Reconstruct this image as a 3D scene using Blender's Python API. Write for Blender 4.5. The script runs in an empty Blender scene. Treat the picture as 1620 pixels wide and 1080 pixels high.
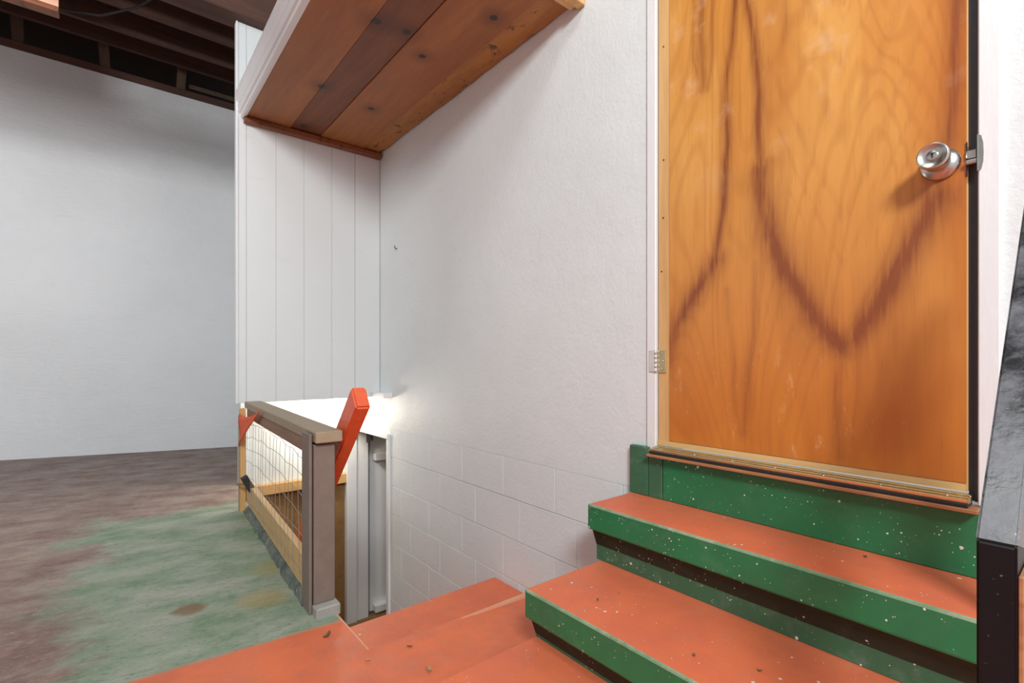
import bpy, bmesh, math, random
import numpy as np
from mathutils import Vector, Matrix

# ------------------------------------------------------------------ units
# Layout is written in "wall units": 1.0 = distance from the camera to the door wall (1.6 m).
S = 1.6
ZF = 0.59                       # height of the camera over the painted floor, in wall units
scene = bpy.context.scene
COL = scene.collection
random.seed(4)
rng = np.random.default_rng(7)

def W(x, y, z):
    return Vector((x * S, y * S, (z + ZF) * S))

# ------------------------------------------------------------------ camera, world, lights, exposure
cam_d = bpy.data.cameras.new('camera')
cam = bpy.data.objects.new('camera', cam_d); COL.objects.link(cam)
cam_d.sensor_width = 36.0; cam_d.lens = 36.0 * 780 / 1620
cam_d.shift_y = 31 / 1620
cam_d.clip_start = 0.02
cam.location = W(0, 0, 0)
cam.rotation_euler = (math.radians(90), 0, -math.radians(39.017))
scene.camera = cam

world = bpy.data.worlds.new('world'); scene.world = world
world.use_nodes = True
bg = world.node_tree.nodes['Background']
bg.inputs[0].default_value = (0.93, 0.965, 1.0, 1)
bg.inputs[1].default_value = 0.72

def area(name, loc, target, sx, sy, power, col=(1, 1, 1)):
    l = bpy.data.lights.new(name, 'AREA'); l.shape = 'RECTANGLE'
    l.size = sx; l.size_y = sy; l.energy = power; l.color = col
    o = bpy.data.objects.new(name, l); COL.objects.link(o)
    o.location = loc
    o.rotation_euler = (Vector(target) - Vector(loc)).to_track_quat('-Z', 'Y').to_euler()
    return o
area('shop_light', W(-0.66, -1.27, 1.48), W(0.8, 1.6, 0.2), 1.0, 0.7, 175, (0.96, 1, 1))
area('far_wall_fill', W(-0.95, 1.5, 1.22), W(-1.35, 4.0, 0.75), 1.2, 0.5, 62, (0.98, 1, 1))  # added fill with no visible fixture, brightens the far wall
area('overhead_light', W(0.0, 0.15, 1.9), W(0.15, 0.3, -0.6), 1.0, 0.8, 30, (0.96, 1, 1))
pl = bpy.data.lights.new('stair_bulb_light', 'POINT'); pl.energy = 12; pl.shadow_soft_size = 0.05; pl.color = (1, 0.9, 0.74)
po = bpy.data.objects.new('stair_bulb_light', pl); COL.objects.link(po); po.location = W(0.80, 2.40, -0.285)

vs = scene.view_settings
scene.display_settings.display_device = 'sRGB'
vs.view_transform = 'Standard'; vs.look = 'None'; vs.gamma = 1.0; vs.exposure = -0.06
vs.use_curve_mapping = False

# ------------------------------------------------------------------ material helpers
class NT:
    def __init__(s, name):
        s.m = bpy.data.materials.new(name); s.m.use_nodes = True
        s.t = s.m.node_tree; s.n = s.t.nodes; s.l = s.t.links
        s.b = s.n['Principled BSDF']
        g = s.n.new('ShaderNodeNewGeometry'); s.pos = g.outputs['Position']; s.nor = g.outputs['Normal']
    def mapv(s, scale=(1, 1, 1), loc=(0, 0, 0), rot=(0, 0, 0), src=None):
        n = s.n.new('ShaderNodeMapping'); s.l.new(src or s.pos, n.inputs[0])
        n.inputs['Scale'].default_value = scale; n.inputs['Location'].default_value = loc; n.inputs['Rotation'].default_value = rot
        return n.outputs[0]
    def noise(s, v, scale, detail=4, rough=0.55, dist=0.0):
        n = s.n.new('ShaderNodeTexNoise'); s.l.new(v, n.inputs['Vector'])
        n.inputs['Scale'].default_value = scale; n.inputs['Detail'].default_value = detail
        n.inputs['Roughness'].default_value = rough; n.inputs['Distortion'].default_value = dist
        return n.outputs['Fac']
    def ramp(s, f, stops):
        n = s.n.new('ShaderNodeValToRGB'); s.l.new(f, n.inputs[0])
        e = n.color_ramp.elements
        while len(e) < len(stops): e.new(0.5)
        for k, (p, c) in enumerate(stops):
            e[k].position = p; e[k].color = (*c, 1) if len(c) == 3 else c
        return n.outputs[0]
    def rng(s, f, a, b, c=0.0, d=1.0):
        n = s.n.new('ShaderNodeMapRange'); s.l.new(f, n.inputs[0])
        for i, v in zip((1, 2, 3, 4), (a, b, c, d)): n.inputs[i].default_value = v
        return n.outputs[0]
    def mix(s, f, a, b, mode='MIX'):
        n = s.n.new('ShaderNodeMix'); n.data_type = 'RGBA'; n.blend_type = mode
        for i, v in ((0, f), (6, a), (7, b)):
            if isinstance(v, (int, float)): n.inputs[i].default_value = v
            elif isinstance(v, tuple): n.inputs[i].default_value = (*v, 1)
            else: s.l.new(v, n.inputs[i])
        return n.outputs[2]
    def math(s, op, a, b=None):
        n = s.n.new('ShaderNodeMath'); n.operation = op
        for i, v in ((0, a), (1, b)):
            if v is None: continue
            if isinstance(v, (int, float)): n.inputs[i].default_value = v
            else: s.l.new(v, n.inputs[i])
        return n.outputs[0]
    def xyz(s):
        n = s.n.new('ShaderNodeSeparateXYZ'); s.l.new(s.pos, n.inputs[0]); return n.outputs
    def dist(s, p):
        n = s.n.new('ShaderNodeVectorMath'); n.operation = 'DISTANCE'; s.l.new(s.pos, n.inputs[0])
        n.inputs[1].default_value = p; return n.outputs['Value']
    def attr(s, name):
        n = s.n.new('ShaderNodeAttribute'); n.attribute_name = name; return n.outputs['Fac']
    def color(s, c):
        if isinstance(c, tuple): s.b.inputs['Base Color'].default_value = (*c, 1)
        else: s.l.new(c, s.b.inputs['Base Color'])
    def rough(s, r):
        if isinstance(r, (int, float)): s.b.inputs['Roughness'].default_value = r
        else: s.l.new(r, s.b.inputs['Roughness'])
    def bump(s, h, strength=0.3, dist=0.005, prev=None):
        n = s.n.new('ShaderNodeBump'); s.l.new(h, n.inputs['Height'])
        n.inputs['Strength'].default_value = strength; n.inputs['Distance'].default_value = dist
        if prev is not None: s.l.new(prev, n.inputs['Normal'])
        s.l.new(n.outputs[0], s.b.inputs['Normal']); return n.outputs[0]

def mat_white(name, base=(0.765, 0.812, 0.822), stain=0.10, rough=0.5, bscale=70, bstr=0.35, grain=None):
    k = NT(name)
    n1 = k.noise(k.pos, 1.1, 5, 0.6)
    n2 = k.noise(k.mapv((1, 1, 3)), 5.0, 6, 0.7)
    d = tuple(c * (1 - stain * 2.0) for c in base)
    c = k.mix(k.rng(n1, 0.3, 0.62, 0.55, 0), base, d)
    c = k.mix(k.rng(n2, 0.60, 0.78, 0, 0.4), c, tuple(x * 0.80 for x in base))
    n4 = k.noise(k.mapv((1, 1, 1.6)), 16, 5, 0.75)
    c = k.mix(k.rng(n4, 0.735, 0.77, 0, 0.7), c, tuple(x * 0.42 for x in base))
    k.color(c); k.rough(rough)
    h = k.noise(k.mapv(grain or (1, 1, 1)), bscale, 5, 0.65)
    h2 = k.noise(k.pos, 9, 3, 0.5)
    hh = k.math('ADD', h, k.math('MULTIPLY', h2, 1.5))
    k.bump(hh, bstr, 0.006)
    return k.m

def mat_wood(name, light, dark, axis='z', scale=7.0, stretch=14.0, rough=0.5, knots=(), spot=0.0, flake=None):
    k = NT(name)
    sc = {'x': (1 / stretch, 1, 1), 'y': (1, 1 / stretch, 1), 'z': (1, 1, 1 / stretch)}[axis]
    oi = k.n.new('ShaderNodeObjectInfo')
    cmb = k.n.new('ShaderNodeCombineXYZ')
    off = k.math('MULTIPLY', oi.outputs['Random'], 30.0)
    for i in range(3): k.l.new(off, cmb.inputs[i])
    va = k.n.new('ShaderNodeVectorMath'); k.l.new(k.mapv(sc), va.inputs[0]); k.l.new(cmb.outputs[0], va.inputs[1])
    v = va.outputs[0]
    a = k.noise(v, scale, 5, 0.6, 1.2)
    b = k.noise(v, scale * 9, 3, 0.6, 0.3)
    f = k.math('ADD', k.math('MULTIPLY', a, 0.7), k.math('MULTIPLY', b, 0.3))
    c = k.mix(k.rng(f, 0.36, 0.64), dark, light)
    if spot:
        s = k.noise(k.mapv((1, 0.6, 1)), 17, 5, 0.7)
        c = k.mix(k.rng(s, 0.57, 0.63, 0, spot), c, tuple(x * 0.25 for x in dark))
    if flake:
        s = k.noise(k.pos, 60, 3, 0.7)
        c = k.mix(k.rng(s, 0.66, 0.70, 0, 0.8), c, flake)
    for (p, r) in knots:
        d = k.dist(p)
        c = k.mix(k.rng(d, r * 1.0, r * 4.5, 0.6, 0), c, tuple(x * 0.45 for x in dark))
        c = k.mix(k.rng(d, r * 0.75, r * 1.05, 0.93, 0), c, (0.025, 0.015, 0.012))
    k.color(c); k.rough(rough); k.bump(b, 0.15, 0.002)
    return k.m

def mat_paint(name, base, var, fleck=0.0, rough=0.45, dust=0.0, dustcol=(0.5, 0.48, 0.42), fl_scale=55, bs=0.2):
    k = NT(name)
    n = k.noise(k.pos, 4.5, 6, 0.65)
    c = k.mix(k.rng(n, 0.35, 0.68), base, var)
    if dust:
        d = k.noise(k.pos, 14, 6, 0.72)
        c = k.mix(k.rng(d, 0.52, 0.75, 0, dust), c, dustcol)
        d2 = k.noise(k.pos, 120, 3, 0.7)
        c = k.mix(k.rng(d2, 0.62, 0.72, 0, dust), c, tuple(x * 0.6 for x in base))
    if fleck:
        g = k.noise(k.pos, 7, 4, 0.6)
        for fs_, th, rad in ((fl_scale, 0.30, 0.30), (fl_scale * 2.6, 0.22, 0.36), (fl_scale * 0.45, 0.10, 0.16)):
            w = k.n.new('ShaderNodeTexVoronoi'); k.l.new(k.mapv((1, 1, 1), loc=(fs_, 0, 0)), w.inputs['Vector']); w.inputs['Scale'].default_value = fs_
            wn = k.n.new('ShaderNodeTexWhiteNoise'); k.l.new(w.outputs['Color'], wn.inputs['Vector'])
            sel = k.rng(wn.outputs['Value'], 1 - th * fleck / 0.3, 1.0, 0.0, rad)
            rr = k.math('MULTIPLY', k.rng(g, 0.40, 0.62, 0.25, 1.0), sel)
            wob_ = k.math('ADD', w.outputs['Distance'], k.math('MULTIPLY', k.math('SUBTRACT', k.noise(k.pos, fs_ * 3, 3), 0.5), 0.25))
            f = k.math('LESS_THAN', wob_, rr)
            c = k.mix(f, c, (0.70, 0.73, 0.66))
    k.color(c); k.rough(rough)
    k.bump(k.noise(k.pos, 45, 4, 0.6), bs, 0.003)
    return k.m

def mat_plain(name, c, rough=0.5, metal=0.0, bump=0.0):
    k = NT(name)
    n = k.noise(k.pos, 30, 4, 0.6)
    k.color(k.mix(k.rng(n, 0.35, 0.65), tuple(x * 0.88 for x in c), c)); k.rough(rough)
    k.b.inputs['Metallic'].default_value = metal
    if bump: k.bump(k.noise(k.pos, 90, 3, 0.6), bump, 0.002)
    return k.m

# ------------------------------------------------------------------ materials
M = {}
M['wall'] = mat_white('white_masonry_paint', stain=0.07, bscale=55, bstr=0.4)
M['far'] = mat_white('white_far_wall_paint', base=(0.77, 0.79, 0.81), stain=0.07, bscale=28, bstr=0.5, grain=(0.4, 0.4, 2.2))
M['block'] = mat_white('white_block_paint', stain=0.05, bscale=60, bstr=0.4)
M['mortar'] = mat_plain('painted_mortar', (0.66, 0.67, 0.69), 0.8)
M['plank_w'] = mat_white('white_board_paint', base=(0.69, 0.725, 0.732), stain=0.035, bscale=90, bstr=0.12, grain=(1, 1, 0.15))
M['trim'] = mat_white('white_trim_paint', base=(0.82, 0.83, 0.84), stain=0.05, rough=0.4, bscale=60, bstr=0.2, grain=(1, 1, 0.2))
M['orange'] = mat_paint('orange_floor_paint', (0.80, 0.185, 0.075), (0.66, 0.150, 0.075), 0.10, 0.55, 0.45, (0.50, 0.22, 0.13))
M['green'] = mat_paint('green_stair_paint', (0.016, 0.20, 0.075), (0.022, 0.145, 0.065), 0.30, 0.35, 0.22, (0.16, 0.28, 0.20))
M['green_dull'] = mat_paint('worn_green_paint', (0.035, 0.15, 0.07), (0.05, 0.12, 0.07), 0.30, 0.5, 0.4, (0.22, 0.28, 0.22))
M['worn'] = mat_paint('worn_paint_edge', (0.34, 0.42, 0.28), (0.06, 0.22, 0.10), 0.0, 0.7, 0.7, (0.56, 0.55, 0.42))
M['worn_o'] = mat_paint('worn_orange_edge', (0.80, 0.30, 0.16), (0.72, 0.42, 0.28), 0.0, 0.6, 0.3)
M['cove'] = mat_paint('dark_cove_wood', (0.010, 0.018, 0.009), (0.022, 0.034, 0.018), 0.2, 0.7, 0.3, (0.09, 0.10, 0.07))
M['tan'] = mat_wood('raw_pine', (0.72, 0.45, 0.19), (0.58, 0.32, 0.12), 'z', 9, 12, 0.5)
M['tan_y'] = mat_wood('raw_pine_along', (0.74, 0.50, 0.24), (0.62, 0.38, 0.15), 'y', 9, 12, 0.55)
M['tan_x'] = mat_wood('raw_pine_across', (0.72, 0.47, 0.2), (0.6, 0.34, 0.13), 'x', 9, 12, 0.55)
M['sill'] = mat_wood('door_sill_wood', (0.50, 0.24, 0.11), (0.30, 0.12, 0.05), 'y', 12, 10, 0.5)
M['joist'] = mat_wood('dark_joist_wood', (0.105, 0.046, 0.030), (0.055, 0.024, 0.016), 'x', 8, 12, 0.7)
M['stud'] = mat_wood('dark_stud_wood', (0.13, 0.075, 0.045), (0.07, 0.04, 0.025), 'z', 8, 12, 0.7)
M['deck'] = mat_plain('dark_roof_boards', (0.035, 0.022, 0.016), 0.9)
M['brown_x'] = mat_wood('brown_end_trim', (0.27, 0.085, 0.03), (0.12, 0.04, 0.016), 'x', 10, 10, 0.5, spot=0.5)
M['post'] = mat_plain('taupe_paint', (0.215, 0.172, 0.145), 0.5, 0, 0.15)
M['post_t'] = mat_plain('tan_taupe_paint', (0.36, 0.28, 0.19), 0.5, 0, 0.15)
M['rail_r'] = mat_wood('reddish_rail_wood', (0.30, 0.18, 0.12), (0.24, 0.13, 0.08), 'y', 14, 8, 0.6)
M['black'] = None
M['string'] = mat_plain('net_string', (0.30, 0.27, 0.23), 0.8)
M['rubber'] = mat_plain('black_rubber', (0.02, 0.018, 0.018), 0.55)
M['metal'] = mat_plain('satin_nickel', (0.62, 0.60, 0.57), 0.28, 1.0)
M['steel'] = mat_plain('dull_steel', (0.30, 0.31, 0.30), 0.5, 0.8)
M['brass'] = mat_plain('brass', (0.86, 0.70, 0.40), 0.22, 1.0)
M['zinc'] = mat_plain('painted_hinge', (0.72, 0.72, 0.70), 0.45, 0.3)
M['conc'] = mat_plain('grey_concrete', (0.36, 0.35, 0.32), 0.85, 0, 0.4)
M['curb'] = mat_paint('curb_green_grey', (0.07, 0.10, 0.08), (0.20, 0.21, 0.18), 0.2, 0.85, 0.8, (0.025, 0.03, 0.025), bs=1.0)
M['found'] = mat_paint('brown_foundation', (0.30, 0.16, 0.055), (0.20, 0.105, 0.035), 0.0, 0.85, 0.5, (0.42, 0.25, 0.10), bs=0.6)
M['red'] = mat_plain('glossy_red_paint', (0.76, 0.12, 0.04), 0.16)
M['cloth'] = mat_plain('orange_fabric', (0.85, 0.13, 0.04), 0.7)
M['strip'] = mat_plain('grey_weather_strip', (0.055, 0.055, 0.062), 0.6)
M['leaf'] = mat_plain('dry_leaf', (0.16, 0.10, 0.05), 0.9)
M['leaf2'] = mat_plain('pale_dry_leaf', (0.42, 0.25, 0.12), 0.9)
M['cable'] = mat_plain('black_cable', (0.02, 0.015, 0.013), 0.6)
M['keyhole'] = mat_plain('dark_keyhole', (0.01, 0.01, 0.01), 0.6)

k = NT('lit_bulb'); k.color((1, 1, 1)); k.b.inputs['Emission Color'].default_value = (1, 0.92, 0.78, 1); k.b.inputs['Emission Strength'].default_value = 14
M['bulb'] = k.m

# black gloss paint, chipped, dusty where rubbed
k = NT('black_gloss_paint')
n = k.noise(k.pos, 8, 6, 0.7); n2 = k.noise(k.pos, 60, 4, 0.7)
c = k.mix(k.rng(n, 0.42, 0.66, 0, 0.7), (0.02, 0.02, 0.023), (0.26, 0.26, 0.29))
c = k.mix(k.rng(n2, 0.68, 0.72, 0, 0.7), c, (0.45, 0.40, 0.34))
k.color(c); k.rough(k.rng(n, 0.35, 0.7, 0.16, 0.42)); k.bump(k.noise(k.pos, 35, 4, 0.6), 0.25, 0.003)
M['black'] = k.m

k = NT('black_newel_paint'); n = k.noise(k.pos, 60, 4, 0.7)
k.color(k.mix(k.rng(n, 0.66, 0.72, 0, 0.6), (0.010, 0.010, 0.012), (0.30, 0.28, 0.27))); k.rough(0.4); k.b.inputs['Specular IOR Level'].default_value = 0.18
M['newel'] = k.m

# pinkish plywood, faintly blotched
k = NT('pink_plywood')
n = k.noise(k.mapv((1, 1, 0.25)), 6, 5, 0.6); n2 = k.noise(k.pos, 2.6, 4, 0.5)
c = k.mix(k.rng(n, 0.35, 0.65), (0.72, 0.36, 0.24), (0.84, 0.50, 0.37))
c = k.mix(k.rng(n2, 0.58, 0.70, 0, 0.6), c, (0.50, 0.42, 0.52))
k.color(c); k.rough(0.6); M['pink'] = k.m

# garage floor: worn green over reddish brown concrete, orange paint by the stairs
k = NT('painted_garage_floor')
X, Y, Z = k.xyz()
wob = k.math('MULTIPLY', k.math('SUBTRACT', k.noise(k.pos, 1.4, 6, 0.68), 0.5), 1.9)
wob2 = k.math('MULTIPLY', k.math('SUBTRACT', k.noise(k.mapv((1, 1.6, 1)), 7.0, 8, 0.78), 0.5), 1.1)
st = k.mapv((1.0, 1.9, 1), rot=(0, 0, math.radians(8)))
red = k.mix(k.rng(k.noise(st, 3.2, 7, 0.72), 0.36, 0.64), (0.205, 0.115, 0.095), (0.37, 0.285, 0.24))
red = k.mix(k.rng(k.noise(st, 5.5, 6, 0.75), 0.57, 0.70, 0, 0.7), red, (0.38, 0.165, 0.125))
red = k.mix(k.rng(k.noise(st, 11, 6, 0.75), 0.56, 0.72, 0, 0.7), red, (0.42, 0.37, 0.33))
red = k.mix(k.rng(k.noise(st, 16, 6, 0.75), 0.60, 0.70, 0, 0.65), red, (0.08, 0.055, 0.05))
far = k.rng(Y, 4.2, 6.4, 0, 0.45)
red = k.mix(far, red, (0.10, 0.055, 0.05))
grn = k.mix(k.rng(k.noise(st, 3.0, 6, 0.7), 0.38, 0.62), (0.17, 0.265, 0.165), (0.36, 0.39, 0.315))
grn = k.mix(k.rng(k.noise(st, 13, 6, 0.75), 0.60, 0.74, 0, 0.6), grn, (0.40, 0.42, 0.37))
grn = k.mix(k.rng(k.noise(st, 19, 6, 0.75), 0.66, 0.72, 0, 0.8), grn, (0.10, 0.08, 0.055))
# the green field lies between the orange paint and about 3.6 m out
gx = k.rng(X, -0.60, 0.26, -0.85, 0.75); gy = k.rng(Y, 3.3, 4.5, 0.7, -1.2)
gf = k.math('ADD', k.math('MINIMUM', gx, gy), k.math('ADD', wob, wob2))
c = k.mix(k.rng(gf, -0.10, 0.22), red, grn)
fine = k.noise(st, 44, 6, 0.78)
c = k.mix(k.rng(fine, 0.56, 0.66, 0, 0.65), c, (0.10, 0.075, 0.06))
c = k.mix(k.rng(fine, 0.44, 0.34, 0, 0.55), c, (0.52, 0.46, 0.40))
for (p, r, colr) in (((0.139, 1.37, -0.59), 0.058, (0.20, 0.105, 0.04)), ((0.289, 1.335, -0.59), 0.10, (0.38, 0.27, 0.07)), ((0.35, 1.53, -0.59), 0.09, (0.36, 0.30, 0.10))):
    d = k.math('ADD', k.dist(tuple(W(*p))), k.math('MULTIPLY', wob2, 0.09))
    c = k.mix(k.rng(d, r * 0.6, r * 1.1, 0.8 if r < 0.06 else 0.5, 0), c, colr)
on = k.noise(k.pos, 4.5, 6, 0.65)
oc = k.mix(k.rng(on, 0.35, 0.68), (0.80, 0.185, 0.072), (0.62, 0.148, 0.074))
oc = k.mix(k.rng(k.noise(k.pos, 14, 6, 0.72), 0.52, 0.75, 0, 0.45), oc, (0.50, 0.22, 0.14))
oc = k.mix(k.rng(k.noise(k.pos, 130, 3, 0.7), 0.62, 0.72, 0, 0.35), oc, (0.32, 0.09, 0.05))
oe = k.math('ADD', Y, k.math('MULTIPLY', wob2, 0.03))
c = k.mix(k.rng(oe, 1.776, 1.798, 1, 0), c, oc)
k.color(c); k.rough(k.rng(k.noise(k.pos, 6, 5, 0.6), 0.3, 0.7, 0.38, 0.72))
b = k.bump(k.noise(st, 26, 6, 0.7), 0.35, 0.004)
M['floor'] = k.m

# door veneer: figure comes from the "figure" attribute (dark heartwood flame), grain from noise
k = NT('door_veneer')
fig = k.attr('figure')
X, Y, Z = k.xyz()
v = k.mapv((1, 1, 0.07)); g1 = k.noise(v, 34, 5, 0.6, 0.4); g2 = k.noise(v, 130, 3, 0.6)
g3 = k.noise(k.mapv((1, 1, 0.35)), 3.2, 4, 0.55, 0.8)
pale = k.mix(k.rng(g3, 0.35, 0.65), (0.74, 0.37, 0.095), (0.64, 0.275, 0.055))
deep = k.mix(k.rng(g3, 0.35, 0.65), (0.60, 0.205, 0.028), (0.50, 0.145, 0.018))
low = k.rng(k.math('ADD', Z, k.math('MULTIPLY', k.math('SUBTRACT', g3, 0.5), 0.9)), 0.75, 1.55, 1, 0)
low = k.math('MAXIMUM', low, k.rng(Y, 0.24, 0.36, 0.9, 0))
c = k.mix(low, pale, deep)
c = k.mix(k.rng(g1, 0.42, 0.70, 0, 0.16), c, (0.36, 0.10, 0.018))
fz = k.math('ADD', k.math('MULTIPLY', k.math('SUBTRACT', g1, 0.5), 1.1), k.math('MULTIPLY', k.math('SUBTRACT', g2, 0.5), 0.8))
f2 = k.math('MULTIPLY', fig, k.math('ADD', 1.0, k.math('MULTIPLY', fz, 1.3)))
ring = k.math('SINE', k.math('MULTIPLY', k.math('ADD', k.noise(k.mapv((1, 1, 0.22)), 2.6, 2, 0.4, 0.5), k.math('MULTIPLY', fig, 0.06)), 130.0))
c = k.mix(k.rng(ring, 0.1, 1.0, 0, 0.20), c, (0.38, 0.12, 0.02))
# broad soft bands of redder heartwood
hb_ = k.noise(k.mapv((1, 1, 0.16)), 5.5, 3, 0.5, 0.6)
c = k.mix(k.rng(hb_, 0.52, 0.68, 0, 0.40), c, (0.42, 0.125, 0.026))
c = k.mix(k.rng(f2, 0.06, 0.90, 0, 0.86), c, (0.20, 0.042, 0.016))
c = k.mix(k.rng(g2, 0.60, 0.75, 0, 0.25), c, (0.30, 0.09, 0.02))
sc = k.noise(k.mapv((1, 1, 0.4)), 26, 6, 0.75)
scm = k.math('MULTIPLY', k.rng(sc, 0.60, 0.72, 0, 0.5), k.rng(Z, 0.75, 1.2, 1.0, 0.1))
c = k.mix(scm, c, (0.72, 0.46, 0.22))
worn = k.math('MULTIPLY', k.rng(k.noise(k.pos, 5, 5, 0.6), 0.54, 0.7, 0, 0.5), k.rng(Z, 1.45, 1.9, 0, 1))
c = k.mix(worn, c, (0.78, 0.56, 0.36))
k.color(c); k.rough(0.36); k.bump(g2, 0.06, 0.001)
k.b.inputs['Coat Weight'].default_value = 0.15; k.b.inputs['Coat Roughness'].default_value = 0.25
M['veneer'] = k.m

# soffit boards
KN = [(0.597, 1.365), (0.687, 1.352), (0.852, 1.135), (0.78, 1.424), (0.786, 1.846), (0.585, 1.809), (0.624, 2.165)]
knots = [(tuple(W(x, y, 0.987)), r) for (x, y), r in zip(KN, (0.026, 0.024, 0.020, 0.019, 0.020, 0.022, 0.024))]
M['sof_a'] = mat_wood('soffit_pine', (0.40, 0.152, 0.040), (0.28, 0.095, 0.026), 'y', 5, 9, 0.5, knots)
M['sof_b'] = mat_wood('soffit_pine_dark', (0.235, 0.080, 0.025), (0.16, 0.050, 0.018), 'y', 5, 9, 0.5, knots)
M['sof_c'] = mat_wood('soffit_pine_scabby', (0.46, 0.20, 0.045), (0.28, 0.105, 0.026), 'y', 5, 6, 0.5, knots, spot=0.85)

# ------------------------------------------------------------------ geometry helpers (wall units)
def bx(bm, x0, x1, y0, y1, z0, z1, bev=0.0, mi=0, seg=1):
    vs_ = [bm.verts.new(p) for p in ((x0, y0, z0), (x1, y0, z0), (x1, y1, z0), (x0, y1, z0), (x0, y0, z1), (x1, y0, z1), (x1, y1, z1), (x0, y1, z1))]
    fs = [bm.faces.new([vs_[i] for i in q]) for q in ((3, 2, 1, 0), (4, 5, 6, 7), (0, 1, 5, 4), (1, 2, 6, 5), (2, 3, 7, 6), (3, 0, 4, 7))]
    for f in fs: f.material_index = mi
    if bev:
        bmesh.ops.bevel(bm, geom=list({e for f in fs for e in f.edges}), offset=bev, segments=seg, affect='EDGES', profile=0.6)
    return fs
def prism(bm, prof, a0, a1, axis='y', bev=0.0):
    """profile: list of 2D points in the plane across axis (y: x,z / x: y,z / z: x,y)"""
    def mk(p, a):
        return {'y': (p[0], a, p[1]), 'x': (a, p[0], p[1]), 'z': (p[0], p[1], a)}[axis]
    A = [bm.verts.new(mk(p, a0)) for p in prof]; B = [bm.verts.new(mk(p, a1)) for p in prof]
    n = len(prof); fs = [bm.faces.new(A), bm.faces.new(B[::-1])]
    for i in range(n): fs.append(bm.faces.new([A[i], B[i], B[(i + 1) % n], A[(i + 1) % n]]))
    bmesh.ops.recalc_face_normals(bm, faces=fs)
    if bev: bmesh.ops.bevel(bm, geom=list({e for f in fs for e in f.edges}), offset=bev, segments=2, affect='EDGES')
    return fs
def tube(bm, pts, r, n=6, cap=True):
    pts = [Vector(p) for p in pts]; rings = []
    for i, p in enumerate(pts):
        t = (pts[min(i + 1, len(pts) - 1)] - pts[max(i - 1, 0)]).normalized()
        a = t.orthogonal().normalized() if i == 0 else (rings[-1][1] - t * rings[-1][1].dot(t)).normalized()
        b_ = t.cross(a)
        rr = r[i] if isinstance(r, (list, tuple)) else r
        rings.append(([bm.verts.new(p + (a * math.cos(2 * math.pi * j / n) + b_ * math.sin(2 * math.pi * j / n)) * rr) for j in range(n)], a))
    for (A, _), (B, _) in zip(rings, rings[1:]):
        for j in range(n): bm.faces.new([A[j], A[(j + 1) % n], B[(j + 1) % n], B[j]])
    if cap:
        bm.faces.new(rings[0][0][::-1]); bm.faces.new(rings[-1][0])
def lathe(bm, c, axis, prof, n=32, mi=0):
    """prof: list of (distance along axis, radius)"""
    axis = Vector(axis).normalized(); a = axis.orthogonal().normalized(); b_ = axis.cross(a); c = Vector(c); rings = []
    for (h, r) in prof:
        rings.append([bm.verts.new(c + axis * h + (a * math.cos(2 * math.pi * j / n) + b_ * math.sin(2 * math.pi * j / n)) * max(r, 1e-5)) for j in range(n)])
    for A, B in zip(rings, rings[1:]):
        for j in range(n):
            f = bm.faces.new([A[j], A[(j + 1) % n], B[(j + 1) % n], B[j]]); f.smooth = True; f.material_index = mi
    bm.faces.new(rings[0][::-1]); bm.faces.new(rings[-1])
ORI = {}
def ob(name, bm, mats, parent=None, smooth=False, **props):
    """link bm (wall units) as one mesh object; a child keeps its parent's origin"""
    me = bpy.data.meshes.new(name)
    bmesh.ops.recalc_face_normals(bm, faces=bm.faces[:])
    for v in bm.verts: v.co = W(*v.co)
    if parent is not None: org = ORI[parent.name]
    else:
        co = [v.co for v in bm.verts]
        org = Vector(((min(c.x for c in co) + max(c.x for c in co)) / 2, (min(c.y for c in co) + max(c.y for c in co)) / 2, min(c.z for c in co)))
    for v in bm.verts: v.co -= org
    if smooth:
        for f in bm.faces: f.smooth = True
    bm.to_mesh(me); bm.free()
    for m in (mats if isinstance(mats, (list, tuple)) else [mats]): me.materials.append(m)
    o = bpy.data.objects.new(name, me); COL.objects.link(o)
    if parent is not None: o.parent = parent
    else: o.location = org
    ORI[o.name] = org
    for a, b_ in props.items(): o[a] = b_
    return o
def thing(name, label, cat, loc, group=None):
    o = bpy.data.objects.new(name, None); COL.objects.link(o); o.empty_display_size = 0.1
    o.location = W(*loc); ORI[o.name] = W(*loc)
    o['label'] = label; o['category'] = cat
    if group: o['group'] = group
    return o
def BM(): return bmesh.new()
def sbox(name, mat, parent, *a, bev=0.0, seg=1, **props):
    b = BM(); bx(b, *a, bev=bev, seg=seg); return ob(name, b, mat, parent, **props)
STR = dict(kind='structure')
def zf(x, y): return -0.59 - 0.0432 * (x - 0.4) - 0.0064 * (y - 1.1)

# ------------------------------------------------------------------ floor
b = BM()
def slab(x0, x1, y0, y1, t=0.06):
    P4 = [(x0, y0), (x1, y0), (x1, y1), (x0, y1)]
    T = [b.verts.new((x, y, zf(x, y))) for x, y in P4]; B = [b.verts.new((x, y, zf(x, y) - t)) for x, y in P4]
    b.faces.new(T); b.faces.new(B[::-1])
    for i in range(4): b.faces.new([B[i], B[(i + 1) % 4], T[(i + 1) % 4], T[i]])
def slabp(P4, t=0.06):
    T = [b.verts.new((x, y, zf(x, y))) for x, y in P4]; B = [b.verts.new((x, y, zf(x, y) - t)) for x, y in P4]
    b.faces.new(T); b.faces.new(B[::-1])
    for i in range(len(P4)): b.faces.new([B[i], B[(i + 1) % len(P4)], T[(i + 1) % len(P4)], T[i]])
slabp([(-2.4, -1.6), (0.405, -1.6), (0.405, 1.2), (0.484, 2.70), (0.484, 2.785), (0.484, 4.05), (-2.4, 4.05)]); slab(0.405, 0.999, -1.6, 0.968); slab(0.484, 0.999, 2.785, 4.05)
ob('floor', b, M['floor'], **STR)
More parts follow.
